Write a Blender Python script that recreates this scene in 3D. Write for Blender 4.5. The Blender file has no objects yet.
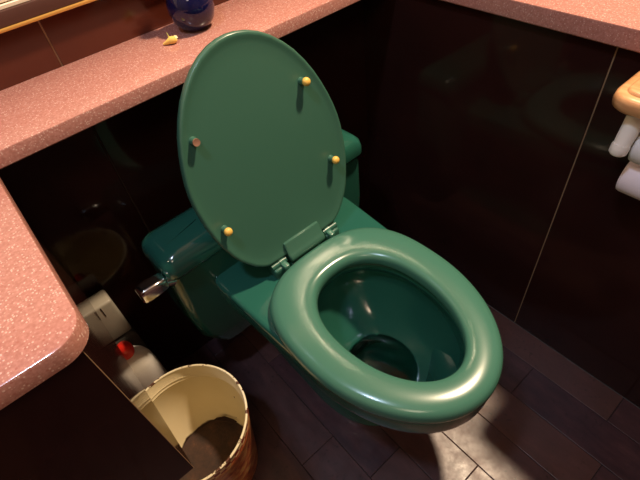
import bpy, bmesh, math, random
from mathutils import Vector, Matrix
random.seed(4)
PI = math.pi
SC = bpy.context.scene
COL = SC.collection

# ------------------------------------------------------------------ helpers
def tag(o, label=None, cat=None, group=None, kind=None):
    if label: o['label'] = label
    if cat: o['category'] = cat
    if group: o['group'] = group
    if kind: o['kind'] = kind
    return o

def empty(name, loc, label, cat, group=None):
    o = bpy.data.objects.new(name, None)
    COL.objects.link(o); o.location = loc
    o.empty_display_size = .02
    tag(o, label, cat, group)
    return o

def obj(name, bm, mats, parent=None, smooth=True, angle=40, loc=None):
    """link bm (world coordinates) as one mesh object"""
    bmesh.ops.recalc_face_normals(bm, faces=bm.faces[:])
    me = bpy.data.meshes.new(name)
    if not isinstance(mats, (list, tuple)): mats = [mats]
    for m in mats: me.materials.append(m)
    o = bpy.data.objects.new(name, me)
    COL.objects.link(o)
    origin = Vector((0, 0, 0))
    if parent is not None:
        o.parent = parent
        p = parent
        while p is not None:
            origin += p.location; p = p.parent
    else:
        if loc is not None:
            o.location = loc; origin = Vector(loc)
    bmesh.ops.translate(bm, verts=bm.verts[:], vec=-origin)
    bm.to_mesh(me); bm.free()
    if smooth:
        me.polygons.foreach_set('use_smooth', [True] * len(me.polygons))
        try: me.set_sharp_from_angle(angle=math.radians(angle))
        except Exception: pass
    return o

def loft(bm, rings, closed=True, cap0=False, cap1=False, mi=0, mis=None):
    vs = [[bm.verts.new(p) for p in r] for r in rings]
    n = len(vs[0])
    for i in range(len(vs) - 1):
        m = mis[i] if mis else mi
        for j in range(n if closed else n - 1):
            k = (j + 1) % n
            try:
                f = bm.faces.new((vs[i][j], vs[i][k], vs[i + 1][k], vs[i + 1][j])); f.material_index = m
            except ValueError: pass
    if cap0:
        f = bm.faces.new(vs[0]); f.material_index = mis[0] if mis else mi
    if cap1:
        f = bm.faces.new(vs[-1]); f.material_index = mis[-1] if mis else mi
    return vs

def box(bm, lo, hi, bev=0.0, seg=2, mi=0):
    x0, y0, z0 = lo; x1, y1, z1 = hi
    v = [bm.verts.new(p) for p in ((x0,y0,z0),(x1,y0,z0),(x1,y1,z0),(x0,y1,z0),(x0,y0,z1),(x1,y0,z1),(x1,y1,z1),(x0,y1,z1))]
    fs = [bm.faces.new([v[i] for i in q]) for q in ((0,3,2,1),(4,5,6,7),(0,1,5,4),(1,2,6,5),(2,3,7,6),(3,0,4,7))]
    for f in fs: f.material_index = mi
    if bev > 0:
        es = list({e for f in fs for e in f.edges})
        r = bmesh.ops.bevel(bm, geom=es, offset=bev, segments=seg, profile=.5, affect='EDGES')
        for f in r['faces']: f.material_index = mi
    return fs

def circle(c, r, n, u=Vector((1,0,0)), v=Vector((0,1,0))):
    c = Vector(c)
    return [c + u * (r * math.cos(2*PI*i/n)) + v * (r * math.sin(2*PI*i/n)) for i in range(n)]

def tube(bm, pts, rad, n=16, caps=True, mi=0):
    pts = [Vector(p) for p in pts]
    rings = []
    ref = None
    for i, p in enumerate(pts):
        d = (pts[min(i+1, len(pts)-1)] - pts[max(i-1, 0)]).normalized()
        if ref is None:
            ref = d.orthogonal().normalized()
        u = (ref - d * ref.dot(d)).normalized(); ref = u
        w = d.cross(u)
        r = rad[i] if isinstance(rad, (list, tuple)) else rad
        rings.append(circle(p, r, n, u, w))
    loft(bm, rings, cap0=caps, cap1=caps, mi=mi)

def lathe(bm, c, prof, n=48, mis=None, cap0=False, cap1=False):
    loft(bm, [circle((c[0], c[1], c[2] + z), r, n) for r, z in prof], mis=mis, cap0=cap0, cap1=cap1)

def sgn(a): return -1 if a < 0 else 1
def egg(w, y0, y1, ym, n=2.0, nb=2.3, N=96, taper=0.0):
    """oval outline: y0 back end, y1 front end, widest at ym"""
    out = []
    for i in range(N):
        t = 2*PI*i/N
        c, s = math.cos(t), math.sin(t)
        e = nb if s > 0 else n
        x = w * sgn(c) * abs(c)**(2/e)
        y = ym + (y0 - ym) * abs(s)**(2/e) if s > 0 else ym - (ym - y1) * abs(s)**(2/e)
        if s > 0: x *= 1 + taper * (y - ym)
        out.append((x, y))
    return out
def ring(o, z): return [(x, y, z) for x, y in o]

def rrect(cx, cy, hx, hy, n=6, N=96):
    out = []
    for i in range(N):
        t = 2*PI*(i + .5)/N
        c, s = math.cos(t), math.sin(t)
        out.append((cx + hx*sgn(c)*abs(c)**(2/n), cy + hy*sgn(s)*abs(s)**(2/n)))
    return out

def rcorner_rect(x0, y0, x1, y1, r, seg=8):
    """rounded rectangle; r = radius at (x0y0, x1y0, x1y1, x0y1)"""
    out = []
    for (cx, cy, sx, sy, a0, rr) in ((x0,y0,1,1,PI,r[0]), (x1,y0,-1,1,1.5*PI,r[1]), (x1,y1,-1,-1,0,r[2]), (x0,y1,1,-1,.5*PI,r[3])):
        if rr <= 0: out.append((cx, cy)); continue
        for k in range(seg + 1):
            a = a0 + .5*PI*k/seg
            out.append((cx + sx*rr + rr*math.cos(a), cy + sy*rr + rr*math.sin(a)))
    return out

def inset_poly(P, d):
    n = len(P); out = []
    for i in range(n):
        a, b, c = Vector(P[i-1]), Vector(P[i]), Vector(P[(i+1) % n])
        e1 = (b - a).normalized(); e2 = (c - b).normalized()
        n1 = Vector((-e1.y, e1.x)); n2 = Vector((-e2.y, e2.x))
        m = (n1 + n2); m = m / max(m.length_squared * .5, .3) if m.length > 1e-6 else n1
        out.append((b.x + m.x*d, b.y + m.y*d))
    return out

def slab(bm, P, z0, z1, e=.004):
    rings = [ring(inset_poly(P, e*.8), z0), ring(P, z0 + e*.8), ring(P, z1 - e), ring(inset_poly(P, e*.3), z1 - e*.3), ring(inset_poly(P, e), z1)]
    loft(bm, rings, cap0=True, cap1=True)

# ------------------------------------------------------------------ materials
def mat(name, base=(.5,.5,.5), rough=.5, metal=0, coat=0, spec=.5, trans=0, ior=1.5, crough=.05):
    m = bpy.data.materials.new(name); m.use_nodes = True
    b = m.node_tree.nodes['Principled BSDF']
    b.inputs['Base Color'].default_value = (*base, 1)
    b.inputs['Roughness'].default_value = rough
    b.inputs['Metallic'].default_value = metal
    b.inputs['Coat Weight'].default_value = coat
    b.inputs['Coat Roughness'].default_value = crough
    b.inputs['Specular IOR Level'].default_value = spec
    b.inputs['Transmission Weight'].default_value = trans
    b.inputs['IOR'].default_value = ior
    m.diffuse_color = (*base, 1)
    return m
class NT:
    def __init__(s, m):
        s.t = m.node_tree; s.b = s.t.nodes['Principled BSDF']
    def n(s, typ, **kw):
        x = s.t.nodes.new(typ)
        for k, v in kw.items():
            if k in x.inputs.keys(): x.inputs[k].default_value = v
            else: setattr(x, k, v)
        return x
    def l(s, a, b): s.t.links.new(a, b)
    def coord(s): return s.n('ShaderNodeTexCoord').outputs['Object']
    def ramp(s, fac, stops, interp='LINEAR'):
        r = s.n('ShaderNodeValToRGB'); cr = r.color_ramp; cr.interpolation = interp
        while len(cr.elements) < len(stops): cr.elements.new(.5)
        for e, (p, c) in zip(cr.elements, stops): e.position = p; e.color = (*c, 1) if len(c) == 3 else c
        s.l(fac, r.inputs[0]); return r.outputs['Color']
    def mix(s, fac, a, b, mode='MIX'):
        x = s.n('ShaderNodeMix', data_type='RGBA', blend_type=mode)
        for sock, val in ((x.inputs[0], fac), (x.inputs[6], a), (x.inputs[7], b)):
            if hasattr(val, 'links'): s.l(val, sock)
            elif isinstance(val, tuple): sock.default_value = (*val, 1) if len(val) == 3 else val
            else: sock.default_value = val
        return x.outputs[2]
    def bump(s, h, strength=.2, dist=.002):
        x = s.n('ShaderNodeBump', Strength=strength, Distance=dist); s.l(h, x.inputs['Height']); s.l(x.outputs[0], s.b.inputs['Normal'])
    def noise(s, vec, scale, detail=4, rough=.55):
        x = s.n('ShaderNodeTexNoise', Scale=scale, Detail=detail, Roughness=rough); s.l(vec, x.inputs['Vector']); return x.outputs['Fac']

def m_granite():
    m = mat('pink_terrazzo', (.6,.25,.19), .22, coat=.25); t = NT(m); v = t.coord()
    base = t.ramp(t.noise(v, 260, 3), [(.3, (.37,.158,.128)), (.5, (.43,.195,.158)), (.7, (.50,.24,.20))])
    vo = t.n('ShaderNodeTexVoronoi', Scale=400.0); t.l(v, vo.inputs['Vector'])
    sel = t.n('ShaderNodeSeparateColor'); t.l(vo.outputs['Color'], sel.inputs[0])
    pick = t.ramp(sel.outputs[0], [(.66, (0,0,0)), (.84, (.75,.75,.75))])
    near = t.ramp(vo.outputs['Distance'], [(.30, (1,1,1)), (.50, (0,0,0))])
    c = t.mix(t.mix(1.0, pick, near, 'MULTIPLY'), base, (.72,.50,.43))
    vo2 = t.n('ShaderNodeTexVoronoi', Scale=260.0); t.l(v, vo2.inputs['Vector'])
    sel2 = t.n('ShaderNodeSeparateColor'); t.l(vo2.outputs['Color'], sel2.inputs[0])
    pick2 = t.ramp(sel2.outputs[1], [(.84, (0,0,0)), (.88, (1,1,1))])
    near2 = t.ramp(vo2.outputs['Distance'], [(.25, (1,1,1)), (.42, (0,0,0))])
    c = t.mix(t.mix(1.0, pick2, near2, 'MULTIPLY'), c, (.38,.15,.12))
    t.l(c, t.b.inputs['Base Color'])
    return m

def m_tile(name, c0, c1, rough, spec=.5):
    m = mat(name, c0, rough, spec=spec); t = NT(m); v = t.coord()
    t.l(t.ramp(t.noise(v, 5, 5, .6), [(.35, c0), (.7, c1)]), t.b.inputs['Base Color'])
    t.bump(t.noise(v, 9, 2), .05, .004)
    return m

def m_floor():
    m = mat('brown_floor_tile', (.09,.035,.028), .26, spec=.5); t = NT(m); v = t.coord()
    at = t.n('ShaderNodeAttribute', attribute_name='tone')
    mp = t.n('ShaderNodeMapping'); t.l(v, mp.inputs['Vector']); mp.inputs['Scale'].default_value = (3.2, 1, 1)
    nz = t.noise(mp.outputs[0], 11, 6, .65)
    c = t.ramp(nz, [(.3, (.028,.012,.017)), (.55, (.060,.025,.030)), (.8, (.115,.050,.050))])
    c = t.mix(at.outputs['Fac'], c, (.16,.085,.075), 'MIX')
    x = t.n('ShaderNodeMath', operation='MULTIPLY'); t.l(at.outputs['Fac'], x.inputs[0]); x.inputs[1].default_value = .35
    c = t.mix(x.outputs[0], t.ramp(nz, [(.3, (.028,.012,.017)), (.55, (.060,.025,.030)), (.8, (.115,.050,.050))]), (.17,.082,.055))
    spots = t.ramp(t.noise(v, 85, 4), [(.58, (0,0,0)), (.70, (.7,.7,.7))])
    dirt = t.ramp(t.noise(v, 7, 2), [(.40, (0,0,0)), (.55, (1,1,1))])
    k = t.mix(1.0, spots, dirt, 'MULTIPLY')
    t.l(t.mix(k, c, (.015,.008,.006)), t.b.inputs['Base Color'])
    r = t.ramp(t.noise(v, 26, 5, .7), [(.3, (.30,)*3), (.7, (.46,)*3)])
    t.l(r, t.b.inputs['Roughness'])
    t.bump(t.noise(v, 40, 3), .12, .0012)
    return m

GREEN = (.020,.110,.080)
M_green = mat('green_glaze', GREEN, .16, coat=.6, spec=.55)
M_seat = mat('green_seat_plastic', (.056,.172,.122), .22, coat=.3, crough=.14)
M_lid = mat('green_lid_plastic', (.042,.124,.084), .34, coat=.12, crough=.15)
M_pin = mat('green_hinge_plastic', (.030,.115,.080), .3, coat=.1)
M_chrome = mat('chrome', (.86,.87,.90), .16, metal=1)
M_yel = mat('yellow_rubber', (.80,.50,.10), .45)
M_worn = mat('worn_rubber', (.28,.14,.09), .6)
M_water = mat('toilet_water', (.28,.52,.50), .02, trans=1, ior=1.33)
M_gran = m_granite()
M_wall = m_tile('dark_wall_tile', (.0230,.0078,.0066), (.032,.0105,.0085), .08, .22)
M_wallu = m_tile('lit_wall_tile', (.058,.0125,.0065), (.080,.018,.009), .14)  # same dark tile as the lower walls, lit tone put into its colour
M_grout2 = mat('dark_grout', (.035,.018,.010), .8)
M_grout = mat('tan_grout', (.32,.20,.11), .8)
M_fgrout = mat('floor_grout', (.014,.009,.009), .8)
M_floor = m_floor()
M_cream = mat('cream_paint', (.72,.60,.45), .7)
M_ceil = mat('ceiling_paint', (.72,.66,.56), .8)
M_gold = mat('gold_trim', (.62,.34,.08), .35, metal=.3)
M_frame = mat('dark_brown_frame', (.075,.030,.022), .45)
M_panel = mat('cream_panel', (.80,.69,.52), .5)
M_white = mat('white_plastic', (.93,.90,.84), .35)
M_grey = mat('grey_white_plastic', (.34,.31,.25), .45)
M_red = mat('red_plastic', (.80,.025,.015), .3)
M_paper = mat('lilac_white_paper', (.90,.82,.90), .85)
M_core = mat('cardboard_core', (.35,.24,.15), .9)
M_milky = mat('milky_clear_plastic', (.42,.40,.36), .25, trans=.8, ior=1.2)
M_blue = mat('dark_blue_glaze', (.005,.006,.040), .05, coat=.2)

M_room = mat('dim_brown_wall', (.20,.14,.10), .6)
def m_wood():
    m = mat('varnished_wood', (.6,.3,.13), .3, coat=.5); t = NT(m); v = t.coord()
    mp = t.n('ShaderNodeMapping'); t.l(v, mp.inputs['Vector']); mp.inputs['Scale'].default_value = (9, 1, 9)
    t.l(t.ramp(t.noise(mp.outputs[0], 14, 4), [(.3, (.50,.235,.095)), (.7, (.72,.39,.18))]), t.b.inputs['Base Color'])
    return m
M_wood = m_wood()
def m_cream_enamel():
    m = mat('cream_enamel', (.80,.68,.42), .38, coat=.2); t = NT(m); v = t.coord()
    c = t.ramp(t.noise(v, 6, 3), [(.35, (.86,.75,.48)), (.65, (.93,.83,.58))])
    sp = t.ramp(t.noise(v, 60, 2), [(.75, (0,0,0)), (.77, (1,1,1))])
    c = t.mix(sp, c, (.12,.045,.02))
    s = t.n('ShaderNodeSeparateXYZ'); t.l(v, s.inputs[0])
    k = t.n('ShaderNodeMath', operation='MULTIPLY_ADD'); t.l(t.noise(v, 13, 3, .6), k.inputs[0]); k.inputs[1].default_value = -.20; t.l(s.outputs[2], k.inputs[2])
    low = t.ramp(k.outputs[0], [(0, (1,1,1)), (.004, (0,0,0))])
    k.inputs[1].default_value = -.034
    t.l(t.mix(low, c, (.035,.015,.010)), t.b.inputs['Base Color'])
    return m
def m_rim():
    m = mat('chipped_rim_enamel', (.8,.7,.45), .45); t = NT(m); v = t.coord()
    sp = t.ramp(t.noise(v, 52, 3, .7), [(.56, (0,0,0)), (.58, (1,1,1))])
    t.l(t.mix(sp, (.85,.76,.52), (.10,.035,.018)), t.b.inputs['Base Color'])
    return m
def m_rust():
    m = mat('rusty_bin_bottom', (.1,.05,.03), .75); t = NT(m); v = t.coord()
    c = t.ramp(t.noise(v, 40, 6, .7), [(.3, (.016,.008,.006)), (.6, (.052,.022,.012)), (.8, (.12,.05,.025))])
    t.l(c, t.b.inputs['Base Color']); t.bump(t.noise(v, 90, 4), .5, .002)
    return m
def m_binout():
    """printed tin: row of dark red checks under the rim, mottled red, brown and gold below"""
    m = mat('printed_tin', (.4,.15,.05), .35, coat=.3); t = NT(m); v = t.coord()
    s = t.n('ShaderNodeSeparateXYZ'); t.l(v, s.inputs[0])
    at = t.n('ShaderNodeMath', operation='ARCTAN2'); t.l(s.outputs[1], at.inputs[0]); t.l(s.outputs[0], at.inputs[1])
    comb = t.n('ShaderNodeCombineXYZ')
    k = t.n('ShaderNodeMath', operation='MULTIPLY'); t.l(at.outputs[0], k.inputs[0]); k.inputs[1].default_value = 60/(2*PI)
    k2 = t.n('ShaderNodeMath', operation='MULTIPLY'); t.l(s.outputs[2], k2.inputs[0]); k2.inputs[1].default_value = 76
    t.l(k.outputs[0], comb.inputs[0]); t.l(k2.outputs[0], comb.inputs[1]); comb.inputs[2].default_value = .5
    ch = t.n('ShaderNodeTexChecker', Scale=1.0); t.l(comb.outputs[0], ch.inputs['Vector'])
    ch.inputs['Color1'].default_value = (.34,.025,.015,1); ch.inputs['Color2'].default_value = (.85,.62,.30,1)
    mott = t.ramp(t.noise(v, 45, 5, .65), [(.35, (.26,.03,.016)), (.5, (.60,.16,.05)), (.62, (.75,.42,.14)), (.75, (.34,.14,.05))])
    z = t.n('ShaderNodeMapRange'); t.l(s.outputs[2], z.inputs[0]); z.inputs[1].default_value = 0; z.inputs[2].default_value = .26
    z.inputs[3].default_value = 0; z.inputs[4].default_value = 1
    isch = t.ramp(z.outputs[0], [(0, (0,0,0)), (.83, (1,1,1)), (.94, (0,0,0))], 'CONSTANT')
    top = t.ramp(z.outputs[0], [(0, (0,0,0)), (.94, (1,1,1))], 'CONSTANT')
    c = t.mix(isch, mott, ch.outputs[0]); c = t.mix(top, c, (.72,.55,.28))
    t.l(c, t.b.inputs['Base Color'])
    return m
M_enamel, M_rim, M_rust, M_binout = m_cream_enamel(), m_rim(), m_rust(), m_binout()
M_leaf = mat('dark_scrap', (.03,.012,.008), .8)

# ------------------------------------------------------------------ measured plan (metres)
XR = .436       # lower right wall
YU = .318       # upper back wall
YL = .250       # lower back wall
ZT, ZB = .826, .800   # stone top and underside
LX0, RX1, FY0, CEIL = -1.45, 1.35, -2.3, 2.5

# ------------------------------------------------------------------ setting
bm = bmesh.new()
tone = bm.faces.layers.float.new('tonef')
tl = .40
edges_x = [XR - .083 - .1*k for k in range(0, 18)]
rows = [(edges_x[0], XR)] + [(edges_x[i+1], edges_x[i]) for i in range(17)]
offs = {0: -.62, 1: -.43, 2: -.26, 3: -.31, 4: -.478, 5: -.33, 6: -.202, 7: -.35}
rnd = random.Random(8)
for i, (a, b) in enumerate(rows):
    o0 = offs.get(i, rnd.uniform(-.3, 0))
    k = -7
    while o0 + k*tl < YL + .004:
        y0, y1 = o0 + k*tl, min(o0 + (k+1)*tl, YL + .006)
        k += 1
        if y1 < FY0: continue
        y0 = max(y0, FY0)
        if y1 - y0 < .01: continue
        before = set(bm.faces)
        box(bm, (a + .0007, y0 + .0007, -.010), (b - .0007, y1 - .0007, 0), .0011, 2)
        tv = rnd.random()
        for f in bm.faces:
            if f not in before: f[tone] = tv
box(bm, (rows[-1][0], FY0, -.05), (XR, YL, -.0015), mi=1)
floor = obj('floor', bm, [M_floor, M_fgrout], smooth=False)
a = floor.data.attributes.get('tonef')
vals = [d.value for d in a.data]
at = floor.data.attributes.new('tone', 'FLOAT', 'FACE')
for d, v in zip(at.data, vals): d.value = v
tag(floor, kind='structure')

def struct(name, bm, m, smooth=False):
    o = obj(name, bm, m, smooth=smooth); o['kind'] = 'structure'; return o

g = .0014
# lower right wall: big dark tiles with thin tan joints
bm = bmesh.new()
ys = [YL, -.3185, -.8885, -1.4585, -2.0285, FY0]
for i in range(len(ys) - 1):
    box(bm, (XR, ys[i+1] + (g if i < 4 else 0), 0), (XR + .012, ys[i] - (g if i else 0), .7935), .0008, 1)
box(bm, (XR + .0022, FY0, 0), (XR + .05, YL, .7935), mi=1)
struct('wall_right', bm, [M_wall, M_grout])
# lower back wall
bm = bmesh.new()
xs = [LX0, -.80, -.235, XR + .012]
for i in range(len(xs) - 1):
    box(bm, (xs[i] + (g if i else 0), YL, 0), (xs[i+1] - (g if i < 2 else 0), YL + .012, ZB), .0008, 1)
box(bm, (LX0, YL + .0022, 0), (XR, YL + .06, ZB), mi=1)
struct('wall_back', bm, [M_wall, M_grout2])
# upper back wall, tiled above the ledge
bm = bmesh.new()
xs = [LX0, -.80, -.221, .359, .94, RX1]
for i in range(len(xs) - 1):
    box(bm, (xs[i] + (g if i else 0), YU, ZT - .03), (xs[i+1] - (g if i < 4 else 0), YU + .012, 1.395), .0008, 1)
box(bm, (LX0, YU + .0022, ZT - .03), (RX1, YU + .08, 1.40), mi=1)
box(bm, (LX0, YU + .001, 1.4), (RX1, YU + .08, CEIL), mi=2)
struct('wall_back_upper', bm, [M_wallu, M_grout, M_wallu])
bm = bmesh.new(); box(bm, (LX0 - .08, FY0 - .08, 0), (LX0, YU + .08, CEIL)); struct('wall_left', bm, M_room)
bm = bmesh.new(); box(bm, (RX1, FY0 - .08, 0), (RX1 + .08, YU + .08, CEIL)); struct('wall_right_upper', bm, M_room)
bm = bmesh.new(); box(bm, (LX0, FY0 - .08, 0), (RX1, FY0, CEIL)); struct('wall_front', bm, M_room)
bm = bmesh.new(); box(bm, (LX0 - .08, FY0 - .08, CEIL), (RX1 + .08, YU + .08, CEIL + .06)); struct('ceiling', bm, M_ceil)

# ------------------------------------------------------------------ stone tops
bm = bmesh.new()
slab(bm, [(LX0, .106), (.4198, .139), (.4198, YU), (LX0, YU)], ZB, ZT, .003)
o = obj('stone_ledge', bm, M_gran, angle=35)
tag(o, 'long pink speckled stone ledge along the back wall, behind the raised toilet lid', 'ledge')
bm = bmesh.new()
slab(bm, rcorner_rect(.4205, FY0, RX1, YU, (0,0,0,0)), .7935, ZT, .003)
o = obj('countertop', bm, M_gran, angle=35)
tag(o, 'pink speckled stone countertop with purplish edge above the right dark tiled wall', 'countertop')
bm = bmesh.new()
slab(bm, [(LX0, -.254)] + rcorner_rect(LX0, -.254, -.394, .12, (0, .032, 0, 0))[1:-2] + [(-.394, .1235), (LX0, .1050)], ZB, ZT, .003)
o = obj('countertop', bm, M_gran, angle=35)
tag(o, 'pink speckled stone countertop with rounded corner over the dark vanity, beside the bin', 'countertop')

# vanity carcass under the left countertop, its bottom edge well above the floor
VX, VY, VZ = -.4105, -.236, .441
van = empty('vanity_cabinet', (-.9, 0, VZ), 'dark glossy vanity hanging under the left stone countertop, its corner above the bin', 'cabinet')
bm = bmesh.new(); box(bm, (LX0, VY, VZ), (VX - .0012, VY + .016, ZB), 0); obj('front_panel', bm, M_wall, van, smooth=False)
bm = bmesh.new(); box(bm, (VX - .0012, VY + .0006, VZ), (VX, YL, ZB), 0); obj('side_panel', bm, M_wall, van, smooth=False)
bm = bmesh.new(); tube(bm, [(VX - .0002, VY + .0002, VZ), (VX - .0002, VY + .0002, ZB)], .0005, 8); obj('edge_strip', bm, M_grout, van)

# framed panel over the ledge (top left)
fr = empty('framed_panel', (-.6, YU, .908), 'cream panel in dark brown frame with gold lower edge, on wall above the ledge', 'frame')
bm = bmesh.new(); box(bm, (LX0, YU - .018, .9065), (.30, YU, .912), .002, 2); obj('gold_edge', bm, M_gold, fr)
bm = bmesh.new()
box(bm, (LX0, YU - .016, .912), (.30, YU, .934), .002, 2)
box(bm, (.27, YU - .016, .934), (.30, YU, 1.36), .002, 2)
box(bm, (LX0, YU - .016, 1.36), (.30, YU, 1.39), .002, 2)
obj('frame', bm, M_frame, fr)
bm = bmesh.new()
box(bm, (LX0, YU - .012, .934), (.27, YU, .9405), .001, 1)
box(bm, (LX0, YU - .009, .942), (.268, YU, .948), .001, 1)
box(bm, (LX0, YU - .006, .948), (.268, YU, 1.36), .001, 1)
obj('panel', bm, M_panel, fr)

# ------------------------------------------------------------------ toilet
T = empty('toilet', (0, -.1, 0), 'dark green toilet with raised lid and oval seat, in the dark tiled corner', 'toilet')

# bowl, deck and pedestal: one glazed piece
bm = bmesh.new()
O = lambda w, y0, y1, ym, n=2.05, nb=16, tp=.38: egg(w, y0, y1, ym, n, nb, 128, tp)
rings = [
    ring(O(.062, .16, -.235, -.10, 2.2, 5, 0), .0),
    ring(O(.105, .19, -.275, -.10, 2.2, 5, 0), .0),
    ring(O(.108, .19, -.280, -.10, 2.2, 5, 0), .012),
    ring(O(.098, .18, -.262, -.10, 2.2, 5, 0), .035),
    ring(O(.098, .16, -.272, -.10, 2.2, 5, 0), .10),
    ring(O(.112, .14, -.310, -.12, 2.15, 6, .05), .18),
    ring(O(.130, .12, -.345, -.15, 2.1, 7, .1), .25),
    ring(O(.150, .105, -.400, -.18, 2.1, 8, .18), .305),
    ring(O(.163, .100, -.437, -.20, 2.05, 14, .32), .332),
    ring(O(.1695, .100, -.451, -.20, 2.05, 22, .38), .341),
    ring(O(.1725, .100, -.456, -.20, 2.05, 24, .38), .348),
    ring(O(.1730, .100, -.457, -.20, 2.05, 24, .38), .355),
    ring(O(.173, .100, -.456, -.20, 2.05, 24, .38), .388),
    ring(O(.1715, .100, -.4545, -.20, 2.05, 24, .38), .395),
    ring(O(.1680, .098, -.451, -.20, 2.05, 24, .38), .3985),
    ring(O(.1630, .094, -.446, -.20, 2.05, 22, .38), .3995),
]
E_ = lambda w, y0, y1, ym: egg(w, y0, y1, ym, 2.05, 2.2, 128)
rings += [
    ring(E_(.128, -.055, -.420, -.22), .3985),
    ring(E_(.118, -.078, -.408, -.225), .3975),
    ring(E_(.113, -.084, -.403, -.226), .392),
    ring(E_(.113, -.083, -.403, -.226), .378),
    ring(E_(.122, -.072, -.412, -.226), .368),
    ring(E_(.126, -.066, -.416, -.226), .352),
    ring(E_(.122, -.074, -.408, -.226), .320),
    ring(E_(.112, -.090, -.392, -.228), .280),
    ring(E_(.100, -.110, -.366, -.230), .245),
    ring(E_(.088, -.128, -.340, -.232), .222),
    ring(E_(.076, -.142, -.318, -.232), .208),
    ring(E_(.068, -.148, -.296, -.226), .196),
    ring(E_(.060, -.146, -.272, -.212), .165),
    ring(E_(.050, -.142, -.245, -.195), .132),
    ring(E_(.038, -.145, -.222, -.182), .112),
    ring(E_(.020, -.160, -.205, -.180), .105),
]
loft(bm, rings, cap0=True, cap1=True)
obj('bowl', bm, M_green, T, angle=60)
bm = bmesh.new()
vs = loft(bm, [ring(egg(.0735*k, -.229 + .083*k, -.229 - .077*k, -.229, 2.05, 2.2, 96), .2035) for k in (1, .66, .33, .04)], cap1=True)
wat = obj('water', bm, M_water, T)
if wat.data.polygons[0].normal.z < 0: wat.data.flip_normals()
# dark trap outlet seen at the bottom of the bowl
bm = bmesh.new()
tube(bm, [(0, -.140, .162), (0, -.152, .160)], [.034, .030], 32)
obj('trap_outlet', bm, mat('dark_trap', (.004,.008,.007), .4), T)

# tank, set about two degrees off the wall line
TA = math.radians(2.0)
def turn(x, y, z): return (x*math.cos(TA) - (y - .1)*math.sin(TA), .1 + x*math.sin(TA) + (y - .1)*math.cos(TA), z)
bm = bmesh.new()
def R_(cx, cy, hx, hy, z, r=.022):
    r = min(r, hy*.9)
    cy -= .019; hy -= .019
    return [turn(x, y, z) for x, y in rcorner_rect(cx - hx, cy - hy, cx + hx, cy + hy, (r, r, r, r), 10)]
loft(bm, [
    R_(0, .172, .195, .060, .150), R_(0, .171, .225, .068, .170), R_(.003, .1715, .265, .0720, .240),
    R_(.004, .172, .2735, .0735, .330), R_(.004, .172, .2735, .0740, .455), R_(.004, .172, .2735, .0740, .4670)], cap0=True, cap1=True)
obj('tank', bm, M_green, T, angle=60)
bm = bmesh.new()
loft(bm, [
    R_(.004, .168, .270, .076, .4690), R_(.004, .1675, .275, .0795, .4710), R_(.004, .1675, .2765, .0805, .476), R_(.004, .1675, .276, .0800, .492),
    R_(.004, .1675, .272, .0770, .507), R_(.004, .1675, .263, .0700, .517), R_(.003, .1675, .247, .058, .5225), R_(.003, .1675, .16, .04, .5245), R_(.003, .1675, .05, .02, .525)], cap0=True, cap1=True)
obj('tank_lid', bm, M_green, T, angle=60)
# flush lever, chrome, at the left end of the tank front
bm = bmesh.new()
tube(bm, [turn(-.262, .106, .460), turn(-.279, .103, .472)], [.012, .010], 24)
xs_ = [(-.264, .0080, .0100), (-.268, .0110, .0150), (-.290, .0120, .0175), (-.309, .0120, .0185), (-.317, .0110, .0170), (-.321, .0080, .0120)]
rr = []
for x, hy, hz in xs_:
    P = rrect(0, 0, hy*1.35, hz*.95, 5, 40)
    rr.append([turn(x - .010, .102 + p[0], .478 + p[1]) for p in P])
loft(bm, rr, cap0=True, cap1=True)
obj('flush_lever', bm, M_chrome, T, angle=60)

# seat ring
ZS = .430
bm = bmesh.new()
inn = egg(.1043, -.0943, -.3997, -.231, 2.0, 2.3, 128)
out = egg(.1805, -.014, -.463, -.2101, 2.0, 2.75, 128)
prof = [(.00, -.020), (.00, -.012), (.025, -.0045), (.08, .0010), (.18, .0035), (.32, .0048), (.50, .0052), (.66, .0044), (.80, .0024), (.90, -.0008), (.965, -.0065), (1.0, -.014), (1.0, -.0205), (.985, -.0250), (.95, -.0265), (.5, -.0265), (.06, -.0265), (.015, -.0245)]
rings = []
for f, dz in prof:
    rings.append([(a[0] + (b[0]-a[0])*f, a[1] + (b[1]-a[1])*f, ZS + dz) for a, b in zip(inn, out)])
rings.append(rings[0])
loft(bm, rings)
bmesh.ops.remove_doubles(bm, verts=bm.verts[:], dist=1e-6)
obj('seat', bm, M_seat, T, angle=70)

# lid: oval shell leaning back; built in its own plane then placed
LA = 1.82
U = Vector((0, -math.cos(LA), math.sin(LA)))      # up the lid
Nn = Vector((0, -math.sin(LA), -math.cos(LA)))    # out of the inner face, towards the room
def LP(x, L, h): return Vector((x, 0, .430)) + U*L + Nn*h
HW = [(.006,.086),(.009,.095),(.014,.103),(.024,.1155),(.037,.1265),(.055,.1395),(.072,.1485),(.10,.1585),(.129,.1665),(.160,.1715),(.20,.1742),(.225,.1730),(.25,.1692),(.275,.163),(.30,.155),(.325,.1450),(.35,.132),(.375,.1155),(.395,.098),(.412,.0790),(.425,.0590),(.434,.038),(.4388,.018)]
def lid_outline(k):
    P = [(w, L) for L, w in HW] + [(0, .4402)] + [(-w, L) for L, w in reversed(HW)] + [(-.043, .005), (0, .005), (.043, .005)]
    return [(-.004 + x*k, .22 + (L - .22)*k) for x, L in P]
bm = bmesh.new()
pr = [(.02, -.0030), (.45, -.0030), (.80, -.0028), (.90, -.0022), (.945, -.0008), (.965, .0006), (.985, .0010), (.996, -.0010), (1.0, -.0050), (1.0, -.0110), (.985, -.0155), (.94, -.0190), (.85, -.0215), (.6, -.025), (.3, -.0265), (.03, -.027)]
loft(bm, [[LP(x, L, h) for x, L in lid_outline(k)] for k, h in pr], cap0=True, cap1=True)
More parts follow.
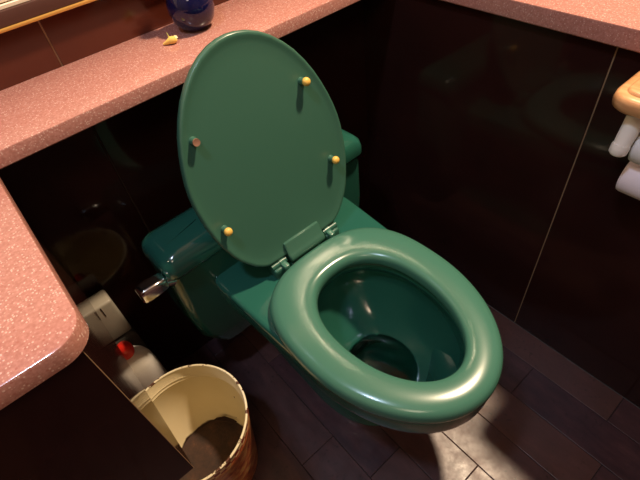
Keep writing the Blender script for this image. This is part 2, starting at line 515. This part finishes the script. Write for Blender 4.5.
LID = obj('lid', bm, M_lid, T, angle=60)
# bumpers: short green posts with rubber tips
for x, L, yel in ((.108, .317, 1), (-.129, .311, 0), (.125, .145, 1), (-.145, .137, 1)):
    bm = bmesh.new()
    b0 = LP(x, L, -.004)
    tube(bm, [b0, b0 + Nn*.003, b0 + Nn*.015], [.0085, .0072, .0066], 24)
    bp = obj('bumper', bm, M_lid, LID)
    bm = bmesh.new()
    h = [(.0062, .013), (.0078, .0155), (.0082, .0185), (.0072, .0220), (.0045, .0243), (.001, .0250)] if yel else [(.0062, .013), (.0066, .0155), (.0064, .0175), (.004, .0170)]
    loft(bm, [circle(b0 + Nn*z, r, 24, Vector((1,0,0)), U) for r, z in h], cap0=True, cap1=True)
    tp = obj('bumper_tip', bm, M_yel if yel else M_worn, bp)
    tag(tp, 'yellow rubber tip' if yel else 'worn brown stub with no yellow tip')
# centre barrel of the lid between the hinges
bm = bmesh.new()
def bar_ring(x, s=1.0):
    P = []
    for L, h in ((-.006, -.006), (-.0110, .000), (-.0125, .006), (-.0110, .011), (-.006, .0145), (.000, .0145), (.006, .0115), (.011, .0080), (.030, .0050), (.0335, .0035), (.035, -.001), (.034, -.006), (.01, -.008)):
        P.append(LP(x, .010 + (L-.010)*s, .002 + (h-.002)*s))
    return P
loft(bm, [bar_ring(-.047, .75), bar_ring(-.0455, .95), bar_ring(-.043), bar_ring(.043), bar_ring(.0455, .95), bar_ring(.047, .75)], cap0=True, cap1=True)
obj('centre_hinge_barrel', bm, M_lid, LID, angle=45)
# two hinges
for s in (-1, 1):
    hx = s*.071
    bm = bmesh.new()
    box(bm, (hx - .019, -.012, .3975), (hx + .019, .020, .4240), .005, 3)
    hg = obj('hinge', bm, M_pin, T)
    bm = bmesh.new()
    tube(bm, [(hx - .0185, .002, .4265), (hx + .0185, .002, .4265)], .0072, 20)
    obj('hinge_pin', bm, M_pin, hg)
    bm = bmesh.new()
    tube(bm, [(hx - s*.0135, .002, .4265), (hx - s*.0015, .002, .4265)], .0090, 20)
    box(bm, (hx - .007 - s*.0075, -.020, .418), (hx + .007 - s*.0075, .001, .431), .003, 2)
    obj('hinge_knuckle', bm, M_seat, hg)

# ------------------------------------------------------------------ waste bin
BC = (-.3935, -.0545)
BIN = empty('waste_bin', (BC[0], BC[1], 0), 'round cream tin waste bin with chipped rim and red patterned outside, on the floor', 'bin')
bm = bmesh.new()
H = .250
def rr_(z): return .0985 + (.1265 - .0985) * z / H
prof = [(.094, .0), (rr_(0), .001), (rr_(.03), .03), (rr_(.12), .12), (rr_(.20), .20), (rr_(.205)+.0012, .205), (rr_(.21), .21), (rr_(.245), .245)]
prof += [(rr_(.245) - .0025, .246), (rr_(.222) - .0025, .222), (rr_(.219) - .0040, .219), (rr_(.216) - .0025, .216), (rr_(.213) - .0025, .213), (rr_(.210) - .0040, .210), (rr_(.207) - .0025, .207)]
prof += [(rr_(.12) - .0025, .12), (rr_(.03) - .003, .03), (.0925, .014)]
mis = [0]*7 + [1]*10
lathe(bm, (BC[0], BC[1], 0), prof, 96, mis=mis, cap0=True)
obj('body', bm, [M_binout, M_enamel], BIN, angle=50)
bm = bmesh.new()
rings = []
for i in range(96):
    a = 2*PI*i/96; d = Vector((math.cos(a), math.sin(a), 0))
    c = Vector((BC[0], BC[1], .2475)) + d*(.1255)
    rings.append(circle(c, .0026, 10, d, Vector((0,0,1))))
rings.append(rings[0]); loft(bm, rings)
bmesh.ops.remove_doubles(bm, verts=bm.verts[:], dist=1e-7)
obj('rim', bm, M_rim, BIN)
bm = bmesh.new()
lathe(bm, (BC[0], BC[1], 0), [(.0940, .014), (.0935, .017), (.085, .016), (.05, .0165), (.01, .016)], 64, cap0=True, cap1=True)
obj('bottom', bm, M_rust, BIN)

def scrap(name, pts, z, m, label, cat, th=.0012, curl=.01):
    bm = bmesh.new()
    c = Vector((sum(p[0] for p in pts)/len(pts), sum(p[1] for p in pts)/len(pts)))
    tp = [(x, y, z + th + curl*((i*7) % 5)/5) for i, (x, y) in enumerate(pts)]
    lo = [(x, y, zz - th) for x, y, zz in tp]
    loft(bm, [lo, tp], cap0=True, cap1=True)
    o = obj(name, bm, m, loc=(c.x, c.y, z)); tag(o, label, cat); return o

scrap('dark_scrap', [(-.352,.024), (-.338,.020), (-.322,.006), (-.309,-.012), (-.306,-.026), (-.316,-.018), (-.328,-.004), (-.342,.010)], .030, M_leaf, 'crumpled dark scrap lying in the back of the waste bin', 'scrap', .0015, .016)

# ------------------------------------------------------------------ cleaner bottle with red cap
bx_, by_ = -.413, .130
BOT = empty('cleaner_bottle', (bx_, by_, 0), 'white plastic cleaner bottle with a red cap behind the bin', 'bottle')
bm = bmesh.new()
def el(hx, hy, z, n=2.6, dx=0, dy=0): return ring(rrect(bx_ + dx, by_ + dy, hx, hy, n, 48), z)
loft(bm, [el(.036, .024, 0), el(.041, .028, .004), el(.042, .029, .03), el(.0425, .029, .15), el(.0425, .029, .178), el(.0410, .0280, .184), el(.0425, .0285, .190), el(.0425, .0285, .240), el(.040, .0270, .270), el(.034, .025, .290), el(.024, .021, .303), el(.015, .015, .309, 2.2), el(.0125, .0125, .314, 2), el(.0125, .0125, .320, 2)], cap0=True, cap1=True)
obj('body', bm, M_white, BOT, angle=50)
bm = bmesh.new()
pts = [(bx_, by_, .312), (bx_, by_, .320), (bx_ + .001, by_ - .003, .332), (bx_ + .003, by_ - .010, .343), (bx_ + .005, by_ - .018, .350), (bx_ + .006, by_ - .022, .352)]
tube(bm, pts, [.0165, .0185, .0180, .0155, .0105, .004], 24)
obj('cap', bm, M_red, BOT)

# clear bottle with a big square cap, against the wall
gx0, gx1, gy0, gy1 = -.446, -.377, .196, .242
JUG = empty('clear_bottle', ((gx0+gx1)/2, (gy0+gy1)/2, 0), 'clear container with a tall square greyish cap, behind the red-capped bottle', 'bottle')
bm = bmesh.new()
gc = ((gx0+gx1)/2, (gy0+gy1)/2)
def gq(d, z): return ring(rrect(gc[0], gc[1], (gx1-gx0)/2 - d, (gy1-gy0)/2 - d, 6, 48), z)
loft(bm, [gq(.003, 0), gq(-.002, .004), gq(-.002, .27), gq(.002, .285), gq(.012, .292)], cap0=True, cap1=True)
obj('body', bm, M_milky, JUG, angle=50)
bm = bmesh.new()
box(bm, (gx0, gy0, .2925), (gx1, gy1, .408), .006, 3)
cp = obj('cap', bm, M_grey, JUG)
bm = bmesh.new()
box(bm, (gx1 - .028, gy0 - .0006, .375), (gx1 - .026, gy0 + .0006, .403), 0)
obj('slot', bm, M_leaf, cp, smooth=False)

# ------------------------------------------------------------------ on the ledge
bm = bmesh.new()
VC = (.014, .254, ZT)
lathe(bm, VC, [(.012, .0), (.020, .0006), (.0285, .005), (.0375, .017), (.0415, .033), (.0415, .046), (.037, .060), (.027, .074), (.018, .084), (.0145, .092), (.0140, .12), (.0185, .135), (.0175, .1355), (.0125, .122), (.0125, .092), (.024, .073), (.034, .058), (.039, .04), (.034, .016), (.012, .006)], 64, cap0=True, cap1=True)
o = obj('vase', bm, M_blue, loc=VC)
tag(o, 'small round dark blue glass vase on the stone ledge', 'vase')

def m_petal():
    m = mat('yellow_petal', (.85,.55,.12), .6); return m
MP = m_petal()
FX, FY_ = -.053, .228
FL = empty('fallen_blossom', (FX, FY_, ZT), 'tiny yellow fallen blossom lying on the stone ledge near the vase', 'flower')
bm = bmesh.new()
dx, dy = .86, -.50
tube(bm, [(FX + dx*k, FY_ + dy*k, ZT + h) for k, h in ((-.014,.0022), (-.007,.0040), (.001,.0068), (.007,.0066), (.011,.0045))], [.0018, .0036, .0064, .0062, .0025], 14)
obj('bloom', bm, MP, FL)
bm = bmesh.new()
for a in range(5):
    an = a*2*PI/5 + .4
    c = Vector((FX + .006 + .005*math.cos(an), FY_ + .005*math.sin(an), ZT + .0088))
    loft(bm, [[c + Vector((.0042*k*math.cos(t*PI/4), .0034*k*math.sin(t*PI/4), .0020*(1-k*k))) for t in range(8)] for k in (1, .7, .3)], cap0=True, cap1=True)
obj('petal', bm, mat('pale_petal', (.90,.74,.38), .6), FL)
bm = bmesh.new(); tube(bm, [(FX, FY_ + .002, ZT + .010), (FX - .001, FY_ + .003, ZT + .020)], [.0013, .0005], 8)
obj('stem', bm, mat('pale_stem', (.55,.55,.15), .6), FL)

# ------------------------------------------------------------------ toilet paper holder on the right wall
HX0 = .318
HOLD = empty('paper_holder', (XR, -.46, .62), 'white paper holder with a rounded wooden shelf on the right wall', 'paper holder')
bm = bmesh.new()
P = rcorner_rect(HX0, -.575, XR, -.366, (.032, 0, 0, .032))
loft(bm, [ring(inset_poly(P, .006), .753), ring(inset_poly(P, .001), .757), ring(P, .765), ring(inset_poly(P, .002), .774), ring(inset_poly(P, .006), .777), ring(inset_poly(P, .014), .7775), ring(inset_poly(P, .0155), .7815), ring(inset_poly(P, .018), .7825)], cap0=True, cap1=True)
obj('shelf', bm, M_wood, HOLD, angle=50)
for yy in (-.4065, -.5325):
    bm = bmesh.new()
    tube(bm, [(.352, yy, .7535), (.347, yy, .735), (.338, yy, .710), (.3335, yy, .700)], [.0140, .0135, .0125, .0120], 24)
    tube(bm, [(.3337, yy, .7015), (.332, yy, .696), (.330, yy, .688), (.3295, yy, .685)], [.0128, .0132, .0126, .0095], 24)
    tube(bm, [(.334, yy, .698), (.370, yy, .692), (.395, yy, .690), (XR, yy, .690)], .0085, 16)
    if yy < -.5: tube(bm, [(.382, yy, .626), (XR, yy, .626)], .0070, 16)
    obj('arm', bm, M_white, HOLD)
for zc, xc, y0 in ((.692, .370, -.4065), (.626, .382, -.425)):
    bm = bmesh.new(); tube(bm, [(xc, y0, zc), (xc, -.5325, zc)], .0095, 20); obj('spindle', bm, M_white, HOLD)
def roll(xc, zc, R, m, label):
    bm = bmesh.new()
    pr = [(.0105, -.4180), (R - .005, -.4180), (R - .0015, -.4195), (R, -.424), (R, -.515), (R - .0015, -.5195), (R - .005, -.521), (.0105, -.521), (.0105, -.4180)]
    rings = [[(xc + r*math.cos(2*PI*i/64), y, zc + r*math.sin(2*PI*i/64)) for i in range(64)] for r, y in pr]
    loft(bm, rings)
    bmesh.ops.remove_doubles(bm, verts=bm.verts[:], dist=1e-7)
    o = obj('toilet_roll', bm, m, loc=(xc, -.47, zc), angle=50)
    tag(o, label, 'toilet roll', 'toilet rolls in the wall holder')
roll(.370, .692, .0310, mat('white_paper', (.92,.91,.90), .85), 'small white toilet roll just under the wooden shelf, above the lilac one')
roll(.382, .626, .0330, M_paper, 'lilac toilet roll, the lower one in the holder on the right wall')

# ------------------------------------------------------------------ lights
def area(name, loc, size, power, col, target=None, shape='DISK'):
    d = bpy.data.lights.new(name, 'AREA'); d.shape = shape; d.size = size; d.energy = power; d.color = col
    o = bpy.data.objects.new(name, d); COL.objects.link(o); o.location = loc
    if target is not None:
        o.rotation_euler = (Vector(target) - Vector(loc)).to_track_quat('-Z', 'Y').to_euler()
    return o
area('lamp_warm', (.80, -.26, 2.40), .13, 58, (1, .76, .52), (0, -.1, .4))
area('lamp_cool', (-.70, -.22, 2.40), .16, 10, (.60, .74, 1), (-.2, -.1, .4))
area('fill_warm', (-1.0, -1.3, 2.30), .6, 6, (1, .80, .60), (-.2, 0, .4))  # added warm fill without a real source, lifts the counter fronts

w = bpy.data.worlds.new('world'); SC.world = w; w.use_nodes = True
w.node_tree.nodes['Background'].inputs[0].default_value = (.5, .5, .5, 1)
w.node_tree.nodes['Background'].inputs[1].default_value = .05

# ------------------------------------------------------------------ camera
cd = bpy.data.cameras.new('camera'); cam = bpy.data.objects.new('camera', cd); COL.objects.link(cam)
F_PX = 458.2755
cd.sensor_fit = 'HORIZONTAL'; cd.sensor_width = 36; cd.lens = F_PX / 640 * 36; cd.clip_start = .01
M = Matrix.Rotation(-.6027, 4, 'Z') @ Matrix.Rotation(.7566, 4, 'X') @ Matrix.Rotation(-.1507, 4, 'Z')
cam.matrix_world = Matrix.Translation((-.3544, -.5745, 1.1524)) @ M
SC.camera = cam
SC.view_settings.view_transform = 'Standard'; SC.view_settings.look = 'None'
SC.view_settings.gamma = 1; SC.view_settings.use_curve_mapping = False
SC.view_settings.exposure = 0.15
